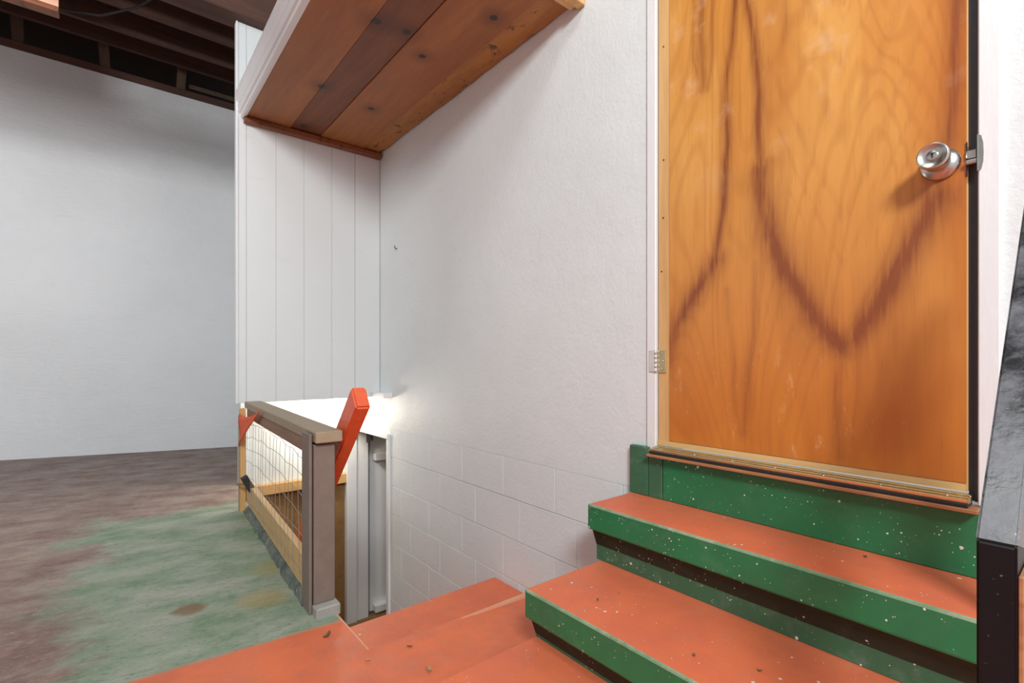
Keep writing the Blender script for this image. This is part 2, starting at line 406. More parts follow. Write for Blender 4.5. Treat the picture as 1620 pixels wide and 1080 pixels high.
# pale worn nosing of the floor edge over the stairwell
b = BM(); prism(b, [(0.400, -0.6045), (0.41, -0.6045), (0.41, -0.5905), (0.400, -0.5905)], 0.965, 1.19, 'y', 0.002)
ob('trim_1', b, M['worn_o'], **STR)
b = BM(); prism(b, [(0.961, -0.63), (0.974, -0.63), (0.974, -0.6005), (0.961, -0.5985)], 0.41, 0.998, 'x', 0.002)
ob('trim_2', b, M['worn_o'], **STR)

# ------------------------------------------------------------------ door wall
XT = 1.126
b = BM()
bx(b, 1.0, XT, -1.6, 0.128, -0.75, 2.35)
bx(b, 1.0, XT, 0.128, 0.700, 1.02, 2.35)
bx(b, 1.0, XT, 0.128, 0.700, -0.75, -0.222)
bx(b, 1.0, XT, 0.700, 2.13, -0.312, 2.35)
bx(b, 1.004, XT, 0.700, 2.13, -1.5, -0.312)
bx(b, 1.0, XT, 2.13, 2.68, -0.345, 2.35)
bx(b, 1.0, XT, 2.68, 4.15, -1.5, 2.35)
wr = ob('wall_right', b, M['wall'], **STR)
# painted blocks of the lower wall, joints recessed
pitch, bw = 0.131, 0.245
shared = {}
course = 0; z1 = -0.312
while z1 > -1.44:
    z0 = max(z1 - pitch, -1.44)
    y = 2.13; first = [0.114, 0.20][course % 2]; w = first
    while y > 0.705:
        y0 = max(y - w, 0.70)
        key = (round(y - y0, 3), round(z1 - z0, 3))
        if key not in shared:
            q = BM(); bx(q, -0.004, 0.0015, -(y - y0) / 2 + 0.0009, (y - y0) / 2 - 0.0009, -(z1 - z0) / 2 + 0.0010, (z1 - z0) / 2 - 0.0010, bev=0.0009)
            me = bpy.data.meshes.new('block'); bmesh.ops.recalc_face_normals(q, faces=q.faces[:])
            for v in q.verts: v.co *= S
            q.to_mesh(me); q.free(); me.materials.append(M['block']); shared[key] = me
        o = bpy.data.objects.new('block', shared[key]); COL.objects.link(o); o.parent = wr
        o.location = W(1.004 + random.uniform(-0.0006, 0.0006), (y + y0) / 2, (z0 + z1) / 2) - ORI['wall_right']
        y = y0; w = bw
    z1 = z0; course += 1

# far wall with its dark top plate and stubs
b = BM(); bx(b, -2.5, 1.0, 4.05, 4.17, -0.72, 1.815); ob('wall_far', b, M['far'], **STR)
b = BM(); bx(b, -2.5, -2.4, -1.6, 4.05, -0.72, 2.35); ob('wall_left', b, M['far'], **STR)

# ------------------------------------------------------------------ ceiling: dark deck and joists
b = BM(); bx(b, -2.5, 1.126, -1.6, 4.6, 2.36, 2.42); bx(b, -2.5, 1.126, 4.45, 4.6, 1.7, 2.36)
ceil = ob('ceiling', b, M['deck'], **STR)
for y in (3.98, 3.73, 3.47, 3.10):
    sbox('joist', M['joist'], ceil, -2.4, 0.998, y, y + 0.026, 1.955 if y < 3.9 else 1.985, 2.19, bev=0.002)
for y in (2.5, 2.0, 1.5, 1.0, 0.5, 0.0, -0.5, -1.0):
    sbox('joist', M['joist'], ceil, -2.4, 0.998, y, y + 0.026, 1.985, 2.19, bev=0.002)
sbox('beam', M['joist'], ceil, -2.4, 0.998, 2.19, 2.30, 1.37, 1.58, bev=0.003)
sbox('top_plate', M['joist'], ceil, -2.4, 0.998, 4.045, 4.16, 1.817, 1.862, bev=0.002)
for x in (-1.23, -0.83, -0.43, -0.035, 0.364, 0.76):
    b = BM(); bx(b, x - 0.026, x + 0.026, 4.07, 4.13, 1.862, 2.36, bev=0.002)
    for v in b.verts: v.co.x += (v.co.z - 1.86) * (-0.06 if x < 0.2 else 0.06)
    ob('stud', b, M['stud'], ceil)
sbox('batten', M['stud'], ceil, 0.42, 0.998, 4.12, 4.15, 1.93, 1.945)

# ------------------------------------------------------------------ board partition over the stairwell
PJ = [0.392, 0.424, 0.536, 0.649, 0.769, 0.877, 0.9985]
b = BM(); bx(b, 0.395, 0.998, 2.247, 2.268, -0.168, 1.37); wp = ob('wall_partition', b, M['mortar'], **STR)
for i, (xa, xb) in enumerate(zip(PJ, PJ[1:])):
    g = [0.0006, 0.0004, 0.0005, 0.0006, 0.0013][i] if i < 5 else 0.001
    sbox('plank', M['plank_w'], wp, xa + (0.0004 if i else 0), xb - g, 2.240 + random.uniform(0, 0.001), 2.250, -0.17, 1.369, bev=0.0006)
sbox('edge_strip', M['trim'], wp, 0.386, 0.392, 2.236, 2.268, -0.172, 1.369, bev=0.001)
b = BM(); bx(b, 0.955, 0.999, 2.10, 2.238, -0.168, -0.146, bev=0.002); ob('trim_3', b, M['trim'], **STR)
# stairwell end wall, ledge, foundation, ceiling
b = BM(); bx(b, 0.485, 0.999, 2.70, 2.775, -0.64, 1.9); ob('wall_stairwell', b, M['wall'], **STR)
b = BM(); bx(b, 0.41, 0.999, 2.706, 2.78, -1.44, -0.675); bx(b, 0.487, 0.999, 2.706, 2.78, -0.675, -0.64); ob('wall_foundation', b, M['found'], **STR)
b = BM(); bx(b, 0.487, 0.998, 2.662, 2.702, -0.664, -0.614, bev=0.002); ob('trim_4', b, M['tan_x'], **STR)
b = BM(); bx(b, 0.50, 0.998, 2.27, 2.70, -0.13, -0.11); ob('ceiling_stairwell', b, M['trim'], **STR)
b = BM(); prism(b, [(0.345, 0.968), (0.405, 0.968), (0.405, 1.2), (0.484, 2.705), (0.42, 2.705)], -1.44, -0.672, 'z'); ob('wall_stair_side', b, M['conc'], **STR)
b = BM(); bx(b, 0.345, 0.999, 0.90, 0.968, -1.44, -0.66); ob('wall_stair_front', b, M['conc'], **STR)
b = BM(); bx(b, 0.345, 2.1, 0.90, 3.1, -1.50, -1.44); ob('floor_basement', b, M['found'], **STR)
b = BM(); bx(b, 2.0, 2.1, 1.3, 3.1, -1.44, -0.2); bx(b, XT, 2.0, 3.0, 3.1, -1.44, -0.2); bx(b, XT, 2.0, 1.3, 1.4, -1.44, -0.2); bx(b, XT, 2.1, 1.3, 3.1, -0.2, -0.15)
ob('wall_basement', b, M['wall'], **STR)

# ------------------------------------------------------------------ stairwell doorway and its open door
b = BM()
bx(b, 0.986, 1.03, 2.132, 2.678, -0.362, -0.338, bev=0.002)
bx(b, 0.990, 1.012, 2.130, 2.154, -1.44, -0.362, bev=0.002)
bx(b, 0.994, 1.050, 2.655, 2.680, -1.44, -0.362, bev=0.002)
bx(b, 1.050, 1.118, 2.664, 2.680, -1.44, -0.362, bev=0.002)
ob('trim_5', b, M['trim'], **STR)
d2 = bpy.data.objects.new('door_2', None); COL.objects.link(d2); d2.location = W(1.14, 2.72, -1.43); ORI['door_2'] = W(1.14, 2.72, -1.43)
d2['kind'] = 'structure'
sbox('door_leaf', M['trim'], d2, 1.143, 1.64, 2.70, 2.73, -1.432, -0.375, bev=0.002)
for z in (-0.545, -1.408):
    b = BM(); bx(b, 1.158, 1.60, 2.655, 2.701, z - 0.020, z + 0.018, bev=0.003, seg=2); ob('ledge', b, M['trim'], d2)
b = BM()
bx(b, 1.104, 1.128, 2.655, 2.665, -0.455, -0.375, bev=0.001); bx(b, 1.132, 1.160, 2.692, 2.70, -0.455, -0.375, bev=0.001)
for q in range(5): lathe(b, (1.131, 2.670, -0.455 + q * 0.016), (0, 0, 1), [(0, .006), (.0145, .006)], 10)
ob('hinge', b, M['steel'], d2)

# ------------------------------------------------------------------ orange-brown door
d1 = bpy.data.objects.new('door_1', None); COL.objects.link(d1); d1.location = W(1.0, 0.415, -0.2); ORI['door_1'] = W(1.0, 0.415, -0.2); d1['kind'] = 'structure'
sbox('door_core', M['tan'], d1, 1.0015, 1.030, 0.1445, 0.6865, -0.197, 1.012, bev=0.001)
# veneer skin, dense grid carrying the heartwood figure
ny, nz = 200, 400
y0, y1, za, zb = 0.1462, 0.6555, -0.184, 1.010
ys = np.linspace(y0, y1, ny); zs = np.linspace(za, zb, nz)
YY, ZZ = np.meshgrid(ys, zs, indexing='ij')
def seg_field(poly, wid, amp, inner=1.0):
    D = np.full(YY.shape, 9.0)
    for (ay, az), (by, bz) in zip(poly, poly[1:]):
        vy, vz = by - ay, bz - az
        t = np.clip(((YY - ay) * vy + (ZZ - az) * vz) / (vy * vy + vz * vz + 1e-9), 0, 1)
        D = np.minimum(D, np.hypot(YY - ay - t * vy, ZZ - az - t * vz))
    return amp * np.exp(-(D / wid) ** 1.3)
jit = 0.0012 * np.sin(ZZ * 40 + YY * 25)
YY = YY + jit
left = [(.484, 1.01), (.493, .80), (.505, .70), (.519, .60), (.522, .52), (.519, .452), (.529, .321), (.543, .217), (.575, .17), (.599, .142), (.638, .081), (.655, .038), (.668, .0)]
vee = [(.484, 1.01), (.480, .74), (.46, .634), (.454, .53), (.45, .378), (.436, .249), (.406, .183), (.368, .107), (.331, .047), (.306, .023), (.269, .071), (.234, .136), (.206, .198), (.182, .258), (.167, .332), (.160, .453), (.157, .548), (.160, .75), (.165, 1.01)]
fig = np.zeros(YY.shape)
fig = np.maximum(fig, seg_field(left, 0.011, 0.92)); fig = np.maximum(fig, seg_field(left[7:], 0.022, 0.90))
fig = np.maximum(fig, seg_field(vee[:6], 0.011, 0.90)); fig = np.maximum(fig, seg_field(vee[4:14], 0.026, 0.95)); fig = np.maximum(fig, seg_field(vee[13:], 0.014, 0.75))
fig = np.maximum(fig, seg_field(vee[6:12], 0.052, 0.45)); fig = np.maximum(fig, seg_field(left, 0.03, 0.22)); fig = np.maximum(fig, seg_field(vee, 0.026, 0.24))
fig = np.maximum(fig, seg_field([(.576, 1.01), (.578, .66), (.570, .595)], 0.016, 0.62))     # tongue near the top
fig = np.maximum(fig, seg_field([(.595, 1.01), (.594, .67), (.58, .59), (.562, .585), (.552, .66), (.55, .9)], 0.006, 0.5))
fig = np.maximum(fig, seg_field([(.46, .20), (.462, .115), (.467, .014), (.479, -.089), (.485, -.15)], 0.012, 0.42))
fig = np.maximum(fig, seg_field([(.52, .15), (.505, .0), (.50, -.12)], 0.010, 0.30))
fig = np.maximum(fig, seg_field([(.306, .023), (.318, -.055), (.311, -.17)], 0.020, 0.45))
fig = np.maximum(fig, seg_field([(.285, .04), (.285, -.04), (.298, -.15)], 0.010, 0.32))
fig = np.maximum(fig, seg_field([(.40, 1.01), (.405, .75), (.40, .62)], 0.012, 0.30))
fig = np.maximum(fig, seg_field([(.36, 1.01), (.365, .70), (.355, .62)], 0.009, 0.34))
# cathedral grain lines nested inside the V
cy = 0.306
h = (ZZ - 0.03) - 2.2 * np.abs(YY - cy) - 3.0 * (YY - cy) ** 2
ins = (h > 0.0) & (YY < 0.46) & (YY > 0.16)
fig = np.where(ins, np.maximum(fig, 0.15 * (0.5 + 0.5 * np.sin(h * 75 + 4 * np.sin(h * 9))) ** 2), fig)
YY = YY - jit
me = bpy.data.meshes.new('veneer')
verts = np.empty((ny * nz, 3)); org = ORI['door_1']
verts[:, 0] = 0.9995 * S - org.x; verts[:, 1] = YY.ravel() * S - org.y; verts[:, 2] = (ZZ.ravel() + ZF) * S - org.z
ii, jj = np.meshgrid(np.arange(ny - 1), np.arange(nz - 1), indexing='ij')
q = np.stack([ii * nz + jj, ii * nz + jj + 1, (ii + 1) * nz + jj + 1, (ii + 1) * nz + jj], -1).reshape(-1, 4)
me.from_pydata(verts.tolist(), [], q.tolist())
at = me.attributes.new('figure', 'FLOAT', 'POINT'); at.data.foreach_set('value', fig.ravel().astype(np.float32))
me.materials.append(M['veneer'])
vo = bpy.data.objects.new('veneer', me); COL.objects.link(vo); vo.parent = d1; vo['label'] = 'figured orange brown veneer face of the door'
sm = vo.modifiers.new('thickness', 'SOLIDIFY'); sm.thickness = 0.004; sm.offset = -1 if (me.polygons[0].normal.x < 0) else 1
# knob
ky, kz = 0.176, 0.305
b = BM(); lathe(b, (1.0, ky, kz), (-1, 0, 0), [(0.0, .0245), (.004, .0245), (.007, .023), (.010, .017), (.012, .012)], 40); kr = ob('knob_rosette', b, M['metal'], d1)
b = BM(); lathe(b, (1.0, ky, kz), (-1, 0, 0), [(.008, .0120), (.020, .0125), (.023, .0160), (.026, .0172), (.050, .0196), (.0535, .0194), (.0555, .0182), (.0560, .0172), (.0545, .0160), (.0535, .0075)], 40); kb = ob('knob', b, M['metal'], d1)
b = BM(); lathe(b, (0.9465, ky, kz), (-1, 0, 0), [(-.002, .0072), (.0012, .0072), (.0018, .006), (.0018, .001)], 24); ob('lock_cylinder', b, M['metal'], kb)
b = BM(); bx(b, 0.9442, 0.947, ky - 0.0008, ky + 0.0008, kz - 0.004, kz + 0.002); lathe(b, (0.9465, ky, kz + 0.0018), (-1, 0, 0), [(0, .0016), (.0023, .0016)], 12); ob('keyhole', b, M['keyhole'], kb)
# latch bolt
b = BM(); bx(b, 0.994, 1.012, 0.1335, 0.1462, kz - 0.002, kz + 0.010, bev=0.0015); bx(b, 0.990, 1.010, 0.1325, 0.1462, kz - 0.012, kz - 0.005, bev=0.0015); ob('latch_bolt', b, M['metal'], d1)
b = BM(); prism(b, [(0.1452, kz - .027), (0.1462, kz - .027), (0.1462, kz + .024), (0.1452, kz + .024)], 0.997, 1.02, 'x'); ob('latch_plate', b, M['rubber'], d1)
# hinge halves on strip and casing
b = BM(); bx(b, 0.9965, 1.0012, 0.664, 0.685, -0.026, 0.026, bev=0.0012)
for zz in (-0.018, 0.0, 0.018): lathe(b, (0.9965, 0.672 + (0.004 if zz else 0), zz), (-1, 0, 0), [(0, .0022), (.001, .0012)], 8)
hb = ob('hinge', b, M['brass'], d1)
b = BM(); bx(b, 0.9905, 0.9935, 0.691, 0.706, -0.026, 0.026, bev=0.0012)
for q in range(5): lathe(b, (0.9925, 0.6885, -0.026 + q * 0.0106), (0, 0, 1), [(0, .0034), (.0096, .0034)], 10)
ob('hinge_leaf', b, M['zinc'], hb, label='white painted hinge leaf')
# nail holes in the pale edge strip
for zz in (0.735, 0.47, 0.335, 0.21):
    b = BM(); lathe(b, (1.0016, 0.676 + random.uniform(-.004, .004), zz), (-1, 0, 0), [(0, .0022), (.0012, .0016)], 8); ob('nail', b, M['rubber'], d1)
# casings
b = BM(); bx(b, 0.993, 1.004, 0.689, 0.7135, -0.2135, 1.06, bev=0.0015); ob('trim_6', b, M['trim'], **STR)
b = BM(); bx(b, 0.989, 1.004, 0.1085, 0.1320, -0.2135, 1.06, bev=0.0015); ob('trim_7', b, M['trim'], **STR)
b = BM(); bx(b, 0.993, 1.004, 0.1085, 0.7135, 1.022, 1.06, bev=0.0015); ob('trim_8', b, M['trim'], **STR)
# weather strip and strike plate on the right jamb
b = BM(); bx(b, 1.0, 1.035, 0.1315, 0.1372, -0.21, 1.02); bx(b, 0.9975, 1.006, 0.1322, 0.1352, -0.205, 1.02, bev=0.0008); bx(b, 1.006, 1.035, 0.1370, 0.1445, -0.21, 1.02); ob('trim_9', b, M['strip'], **STR)
jt = bpy.data.objects['trim_7']
b = BM(); bx(b, 0.986, 1.000, 0.1312, 0.1330, kz - .026, kz + .028, bev=0.0006)
prism(b, [(0.1330, kz - .026), (0.1330, kz + .028), (0.1285, kz + .026), (0.1262, kz + .015), (0.1258, kz), (0.1262, kz - .013), (0.1285, kz - .024)], 0.9875, 0.9895, 'x')
ob('strike_plate', b, M['steel'], jt)

# threshold: pine edge, ribbed brass bar with screws, black strip, wooden sill
th = thing('door_threshold', 'ribbed brass door threshold on a worn wooden sill under the orange brown door', 'threshold', (0.99, 0.41, -0.222))
sbox('pine_edge', M['tan_y'], th, 0.9985, 1.001, 0.1465, 0.686, -0.1965, -0.1855)
b = BM()
for q in range(3): bx(b, 0.966 + q * 0.010, 0.9745 + q * 0.010, 0.1385, 0.686, -0.207, -0.2015 + 0.0018 * q, bev=0.0015, seg=2)
bx(b, 0.968, 0.998, 0.1385, 0.686, -0.208, -0.2055); ob('brass_bar', b, M['brass'], th)
for q in range(7):
    b = BM(); lathe(b, (0.977, 0.165 + q * 0.083, -0.2025), (-0.25, 0, 1), [(0, .0032), (.0014, .003), (.0022, .0015)], 10); ob('screw', b, M['metal'], th)
sbox('rubber_strip', M['rubber'], th, 0.964, 1.0, 0.1395, 0.686, -0.2142, -0.208, bev=0.001)
sbox('wood_sill', M['sill'], th, 0.960, 1.0, 0.128, 0.692, -0.2205, -0.2142, bev=0.0012)

# ------------------------------------------------------------------ stairs up to the door
ul = thing('staircase', 'green and orange painted wooden steps rising to the orange brown door', 'staircase', (0.8, 0.4, -0.59))
def tread(xf, xb, yl, yr, zt, thick=0.056, parent=ul):
    b = BM()
    prof = [(xf, zt - thick), (xb, zt - thick), (xb, zt), (xf, zt)]
    fs = prism(b, prof, yr, yl, 'y')
    ed = [e for f in fs for e in f.edges if all(abs(v.co.x - xf) < 1e-6 or abs(v.co.y - yl) < 1e-6 for v in e.verts)]
    bmesh.ops.bevel(b, geom=list(set(ed)), offset=0.0042, segments=2, affect='EDGES', profile=0.55)
    b.normal_update()
    bmesh.ops.recalc_face_normals(b, faces=b.faces[:])
    for f in b.faces:
        n = f.normal
        f.material_index = 1 if n.z > 0.97 else (0 if n.z < 0.3 else 2)
    return ob('tread', b, [M['green'], M['orange'], M['worn']], parent)
YR = 0.0725
tread(0.829, 0.992, 0.754, YR, -0.320)
tread(0.633, 0.868, 0.742, YR, -0.450)
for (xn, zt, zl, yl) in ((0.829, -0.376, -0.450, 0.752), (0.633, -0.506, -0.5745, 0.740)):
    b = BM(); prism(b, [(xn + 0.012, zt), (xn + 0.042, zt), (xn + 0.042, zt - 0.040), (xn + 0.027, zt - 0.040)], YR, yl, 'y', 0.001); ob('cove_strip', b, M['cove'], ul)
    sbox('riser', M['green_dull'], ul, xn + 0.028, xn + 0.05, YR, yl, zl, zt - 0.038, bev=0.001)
b = BM(); bx(b, 0.984, 0.9995, YR, 0.664, -0.320, -0.2215, bev=0.002); ob('riser', b, M['green'], ul)
b = BM(); bx(b, 0.983, 0.9995, 0.665, 0.702, -0.320, -0.2212, bev=0.0015); ob('riser', b, M['green_dull'], ul)
b = BM(); bx(b, 0.983, 0.9995, 0.703, 0.757, -0.320, -0.2035, bev=0.004, seg=2); ob('riser', b, M['green_dull'], ul)
b = BM(); prism(b, [(-0.35, 0.0725), (0.672, 0.0725), (0.672, 0.741), (-0.35, 0.741)], zf(-0.35, 0.4) + 0.001, -0.5745, 'z')
bmesh.ops.recalc_face_normals(b, faces=b.faces[:]); bmesh.ops.bevel(b, geom=b.edges[:], offset=0.003, segments=1, affect='EDGES')
b.normal_update()
for f in b.faces: f.material_index = 1 if 0.3 < abs(f.normal.z) < 0.95 else 0
ob('base_board', b, [M['orange'], M['worn_o']], ul)

# ------------------------------------------------------------------ stairs down into the stairwell
dl = thing('staircase', 'orange painted steps going down the stairwell beside the white block wall', 'staircase', (0.7, 1.6, -1.44))
zt = -0.723; yn = 1.322; yb = 0.97
for i in range(6):
    b = BM(); xl = 0.413 + 0.0527 * max(0, yn - 1.2); fs = bx(b, xl, 0.997, yb, yn, zt - 0.035, zt)
    bmesh.ops.bevel(b, geom=list({e for f in fs for e in f.edges}), offset=0.003, segments=1, affect='EDGES')
    ob('tread', b, M['orange'], dl)
    sbox('riser', M['orange'], dl, xl, 0.997, yn - 0.04, yn - 0.02, max(zt - 0.125, -1.4395), zt - 0.035)
    yb = yn - 0.04; yn += 0.150; zt -= 0.119

# ------------------------------------------------------------------ fence with string net around the stairwell
fe = thing('stair_fence', 'taupe wooden stairwell fence with a string net between its posts', 'fence', (0.385, 1.7, -0.59))
sbox('post', M['post'], fe, 0.3625, 0.4115, 1.176, 1.236, -0.566, -0.195, bev=0.002)
sbox('side_board', M['post'], fe, 0.353, 0.3600, 1.180, 1.246, -0.588, -0.170, bev=0.0015)
b = BM(); bx(b, 0.358, 0.3625, 1.182, 1.24, -0.585, -0.20); ob('joint_gap', b, M['rubber'], fe)
sbox('concrete_foot', M['conc'], fe, 0.360, 0.416, 1.150, 1.240, -0.5935, -0.566, bev=0.003)
sbox('cap_rail', M['post_t'], fe, 0.362, 0.424, 1.160, 2.236, -0.190, -0.164, bev=0.002)
sbox('top_rail', M['rail_r'], fe, 0.366, 0.392, 1.236, 2.20, -0.226, -0.190, bev=0.0015)
sbox('kick_board', M['tan_y'], fe, 0.3635, 0.384, 1.240, 2.225, -0.564, -0.484, bev=0.0012)
sbox('far_post', M['tan'], fe, 0.3420, 0.362, 2.20, 2.232, -0.598, -0.190, bev=0.0015)
sbox('metal_strip', M['post_t'], fe, 0.3380, 0.3420, 2.205, 2.225, -0.598, -0.215, bev=0.0008)
b = BM(); n = 40
for sgn in (0,):
    prev = None; rows = []
    for i in range(n + 1):
        y = 1.236 + (2.205 - 1.236) * i / n
        hx = 0.3555 + random.uniform(0, 0.006)
        hz = zf(0.38, y) + random.uniform(-0.002, 0.005) + 0.012 + 0.014 * (2.2 - y)
        rows.append([b.verts.new(p) for p in ((hx - 0.009 + random.uniform(-.003, .002), y, zf(0.38, y) - 0.002), (hx + random.uniform(-.003, .003), y, hz - 0.008), (hx + 0.008, y, hz + 0.004), (0.3845, y, hz + 0.004), (0.3845, y, zf(0.38, y) - 0.002))])
    for A, B in zip(rows, rows[1:]):
        for j in range(5): b.faces.new([A[j], A[(j + 1) % 5], B[(j + 1) % 5], B[j]])
    b.faces.new(rows[0]); b.faces.new(rows[-1][::-1])
ob('base_curb', b, M['curb'], fe)
# net: vertical strings plus sagging cross strings
b = BM(); r = 0.0008
ycols = np.linspace(1.262, 2.185, 19)
def netx(y, z): return 0.3620 - 0.008 * math.sin(math.pi * (y - 1.24) / 0.96) * (1 - abs((z + 0.37) / 0.2) ** 2 * 0.6)
def nety(y, z): return y + 0.010 * math.sin(8 * z + y * 31) - 0.06 * (z + 0.36) * math.sin(y * 5)
for y in ycols:
    tube(b, [(netx(y, z), nety(y, z) + random.uniform(-.004, .004), z) for z in np.linspace(-0.228, -0.558, 8)], r, 3)
for zc in np.linspace(-0.25, -0.54, 7):
    tube(b, [(netx(y, zc), y, zc + 0.03 * math.sin(3.1 * (y - 1.24)) * (1 if zc > -0.4 else 0.5) + random.uniform(-.005, .005) - 0.02 * (y - 1.7)) for y in np.linspace(1.246, 2.20, 16)], r, 3)
ob('string_net', b, M['string'], fe)
# the fence runs slightly askew: its far end stands a little further right
for c_ in fe.children:
    for v in c_.data.vertices:
        v.co.x += 0.052 * max(0.0, v.co.y + ORI['stair_fence'].y - 1.2 * S)

# ------------------------------------------------------------------ red handrail of the lower stairs
hr = thing('handrail', 'glossy red handrail board sloping down the stairwell behind the taupe post', 'handrail', (0.45, 1.5, -0.6))
ya, zA, yB, zB = 1.135, -0.060, 2.05, -1.00
dy, dz = yB - ya, zB - zA; L = math.hypot(dy, dz); ty, tz = dy / L, dz / L; ny_, nz_ = -tz, ty
w = 0.056
b = BM(); prism(b, [(ya, zA), (yB, zB), (yB - ny_ * w, zB - nz_ * w), (ya - ny_ * w + ty * 0.012, zA - nz_ * w + tz * 0.012)], 0.434, 0.470, 'x', 0.0045)
ob('rail_board', b, M['red'], hr)
for s_ in (0.25, 0.75):
    yy, zz = ya + dy * s_, zA + dz * s_ - 0.05
    b = BM(); tube(b, [(0.405, yy, zz - 0.05), (0.43, yy, zz - 0.05), (0.45, yy, zz - 0.03)], 0.006, 8); ob('bracket', b, M['rubber'], hr)

# ------------------------------------------------------------------ orange cloth, mallet on the fence
b = BM(); n = 12; rows = []
A0, A1, A2 = Vector((0.398, 2.195, -0.208)), Vector((0.396, 2.195, -0.335)), Vector((0.390, 1.80, -0.162))
for i in range(n + 1):
    t = i / n; row = []
    for j in range(5):
        u = j / 4
        p = (A0.lerp(A1, u)).lerp(A2, t)
        p.z -= 0.018 * math.sin(math.pi * t) * (1 - u * 1.2)
        p.x += -0.006 - 0.004 * math.sin(u * 7 + t * 3) * (1 - t)
        row.append(b.verts.new(p))
    rows.append(row)
for A, B in zip(rows, rows[1:]):
    for j in range(4):
        f = b.faces.new([A[j], A[j + 1], B[j + 1], B[j]]); f.smooth = True
co = ob('cloth', b, M['cloth'], label='bright orange triangle of cloth draped from the fence cap rail to its far post', category='cloth')
sm = co.modifiers.new('thickness', 'SOLIDIFY'); sm.thickness = 0.004

ml = thing('mallet', 'small black mallet head hanging at the far post of the net fence', 'mallet', (0.385, 2.12, -0.5))
b = BM(); bx(b, -0.012, 0.012, -0.013, 0.013, -0.032, 0.032, bev=0.003, seg=2)
rt = Matrix.Rotation(math.radians(27), 4, 'Y')
for v in b.verts: v.co = rt.inverted() @ v.co + Vector((0.402, 2.10, -0.468))
ob('mallet_head', b, M['rubber'], ml)
b = BM(); tube(b, [(0.402, 2.10, -0.472), (0.392, 2.13, -0.474), (0.3815, 2.165, -0.48), (0.3805, 2.19, -0.484)], [0.006, 0.0055, 0.005, 0.004], 8); ob('handle', b, M['rail_r'], ml)

# ------------------------------------------------------------------ stairwell lamp
lp = thing('ceiling_lamp', 'lit bulb in a white lampholder under the stairwell ceiling behind the white boards', 'lamp', (0.80, 2.40, -0.13))
lp.location = W(0.845, 2.40, -0.13); ORI[lp.name] = W(0.845, 2.40, -0.13)
b = BM(); lathe(b, (0.845, 2.40, -0.1305), (0, 0, -1), [(0, .036), (.010, .036), (.022, .022), (.040, .020), (.042, .016)], 28); ob('lampholder', b, M['trim'], lp)
b = BM(); lathe(b, (0.845, 2.40, -0.172), (0, 0, -1), [(0, .008), (.010, .009), (.022, .016), (.034, .019), (.046, .015), (.053, .004)], 24); ob('bulb', b, M['bulb'], lp)
po.location = W(0.845, 2.50, -0.27)

# ------------------------------------------------------------------ boxed shelf over the stairwell
sh = thing('overhead_shelf', 'boxed wooden shelf over the stairwell with knotty brown boards and white moulding', 'shelf', (0.7, 1.6, 0.955))
zS = 0.987
edges = [0.419, 0.586, 0.710, 0.907, 0.9985]
for i, (xa, xb) in enumerate(zip(edges, edges[1:])):
    b = BM()
    if i < 3: bx(b, xa + 0.0008, xb - 0.0008, 0.965, 2.238, zS + (0.003 if i == 1 else 0), zS + 0.02, bev=0.0012)
    else:
        rows = []; n = 24
        for q in range(n + 1):
            y = 0.965 + (2.238 - 0.965) * q / n
            e = 0.9955 - abs(random.gauss(0, 0.0022)) - (0.012 if q > n - 2 else 0)
            rows.append([b.verts.new(p) for p in ((xa + 0.0008, y, zS + 0.004), (e, y, zS + 0.004 + random.uniform(-.002, .002)), (0.9985, y, zS + 0.02), (xa + 0.0008, y, zS + 0.02))])
        for A, B in zip(rows, rows[1:]):
            for j in range(4): b.faces.new([A[j], A[(j + 1) % 4], B[(j + 1) % 4], B[j]])
        b.faces.new(rows[0][::-1]); b.faces.new(rows[-1])
    ob('plank', b, (M['sof_a'], M['sof_b'], M['sof_a'], M['sof_c'])[i], sh)
b = BM(); bx(b, 0.402, 0.9985, 0.965, 2.238, zS + 0.02, zS + 0.075); ob('box_body', b, M['trim'], sh)
prof = [(0.419, 0.984), (0.409, 0.981), (0.402, 0.985), (0.400, 0.995), (0.404, 0.999), (0.396, 1.003), (0.391, 1.013), (0.393, 1.022), (0.398, 1.026), (0.392, 1.031), (0.388, 1.045), (0.382, 1.055), (0.381, 1.074), (0.405, 1.076), (0.405, 0.998), (0.419, 0.998)]
b = BM(); prism(b, prof, 0.945, 2.2385, 'y'); ob('crown_moulding', b, M['trim'], sh)
sbox('end_trim', M['brown_x'], sh, 0.412, 0.994, 2.208, 2.2385, 0.962, 0.986, bev=0.003)
sbox('front_trim', M['tan_x'], sh, 0.420, 0.992, 0.938, 0.966, 0.975, 1.06, bev=0.002)
b = BM(); bx(b, 0.945, 0.997, 0.915, 0.940, 0.966, 1.06, bev=0.003, seg=2)
for zz in (0.985,): lathe(b, (0.975, 0.915, zz), (0, -1, 0), [(0, .003), (.0015, .002)], 8)
ob('corner_block', b, M['tan'], sh)

# ------------------------------------------------------------------ plywood panel and cable at the joists
pp = thing('plywood_panel', 'pale pinkish plywood box panel hanging from the dark ceiling joists', 'panel', (-0.5, 2.58, 1.33))
sbox('face_board', M['pink'], pp, -0.85, -0.160, 2.553, 2.566, 1.352, 1.99, bev=0.001)
sbox('bottom_strip', M['brown_x'], pp, -0.85, -0.160, 2.553, 2.605, 1.333, 1.352, bev=0.0015)
sbox('side_strip', M['pink'], pp, -0.182, -0.162, 2.566, 2.605, 1.352, 1.99, bev=0.001)
b = BM()
cp = [(-0.62, 1.66), (-0.46, 1.60), (-0.317, 1.592), (-0.175, 1.605), (-0.044, 1.635), (0.094, 1.735), (0.187, 1.846), (0.284, 1.95), (0.36, 2.02)]
tube(b, [(x, 3.04, z) for x, z in cp], 0.006, 8)
ob('cable', b, M['cable'], label='black cable sagging below the dark ceiling joists', category='cable')

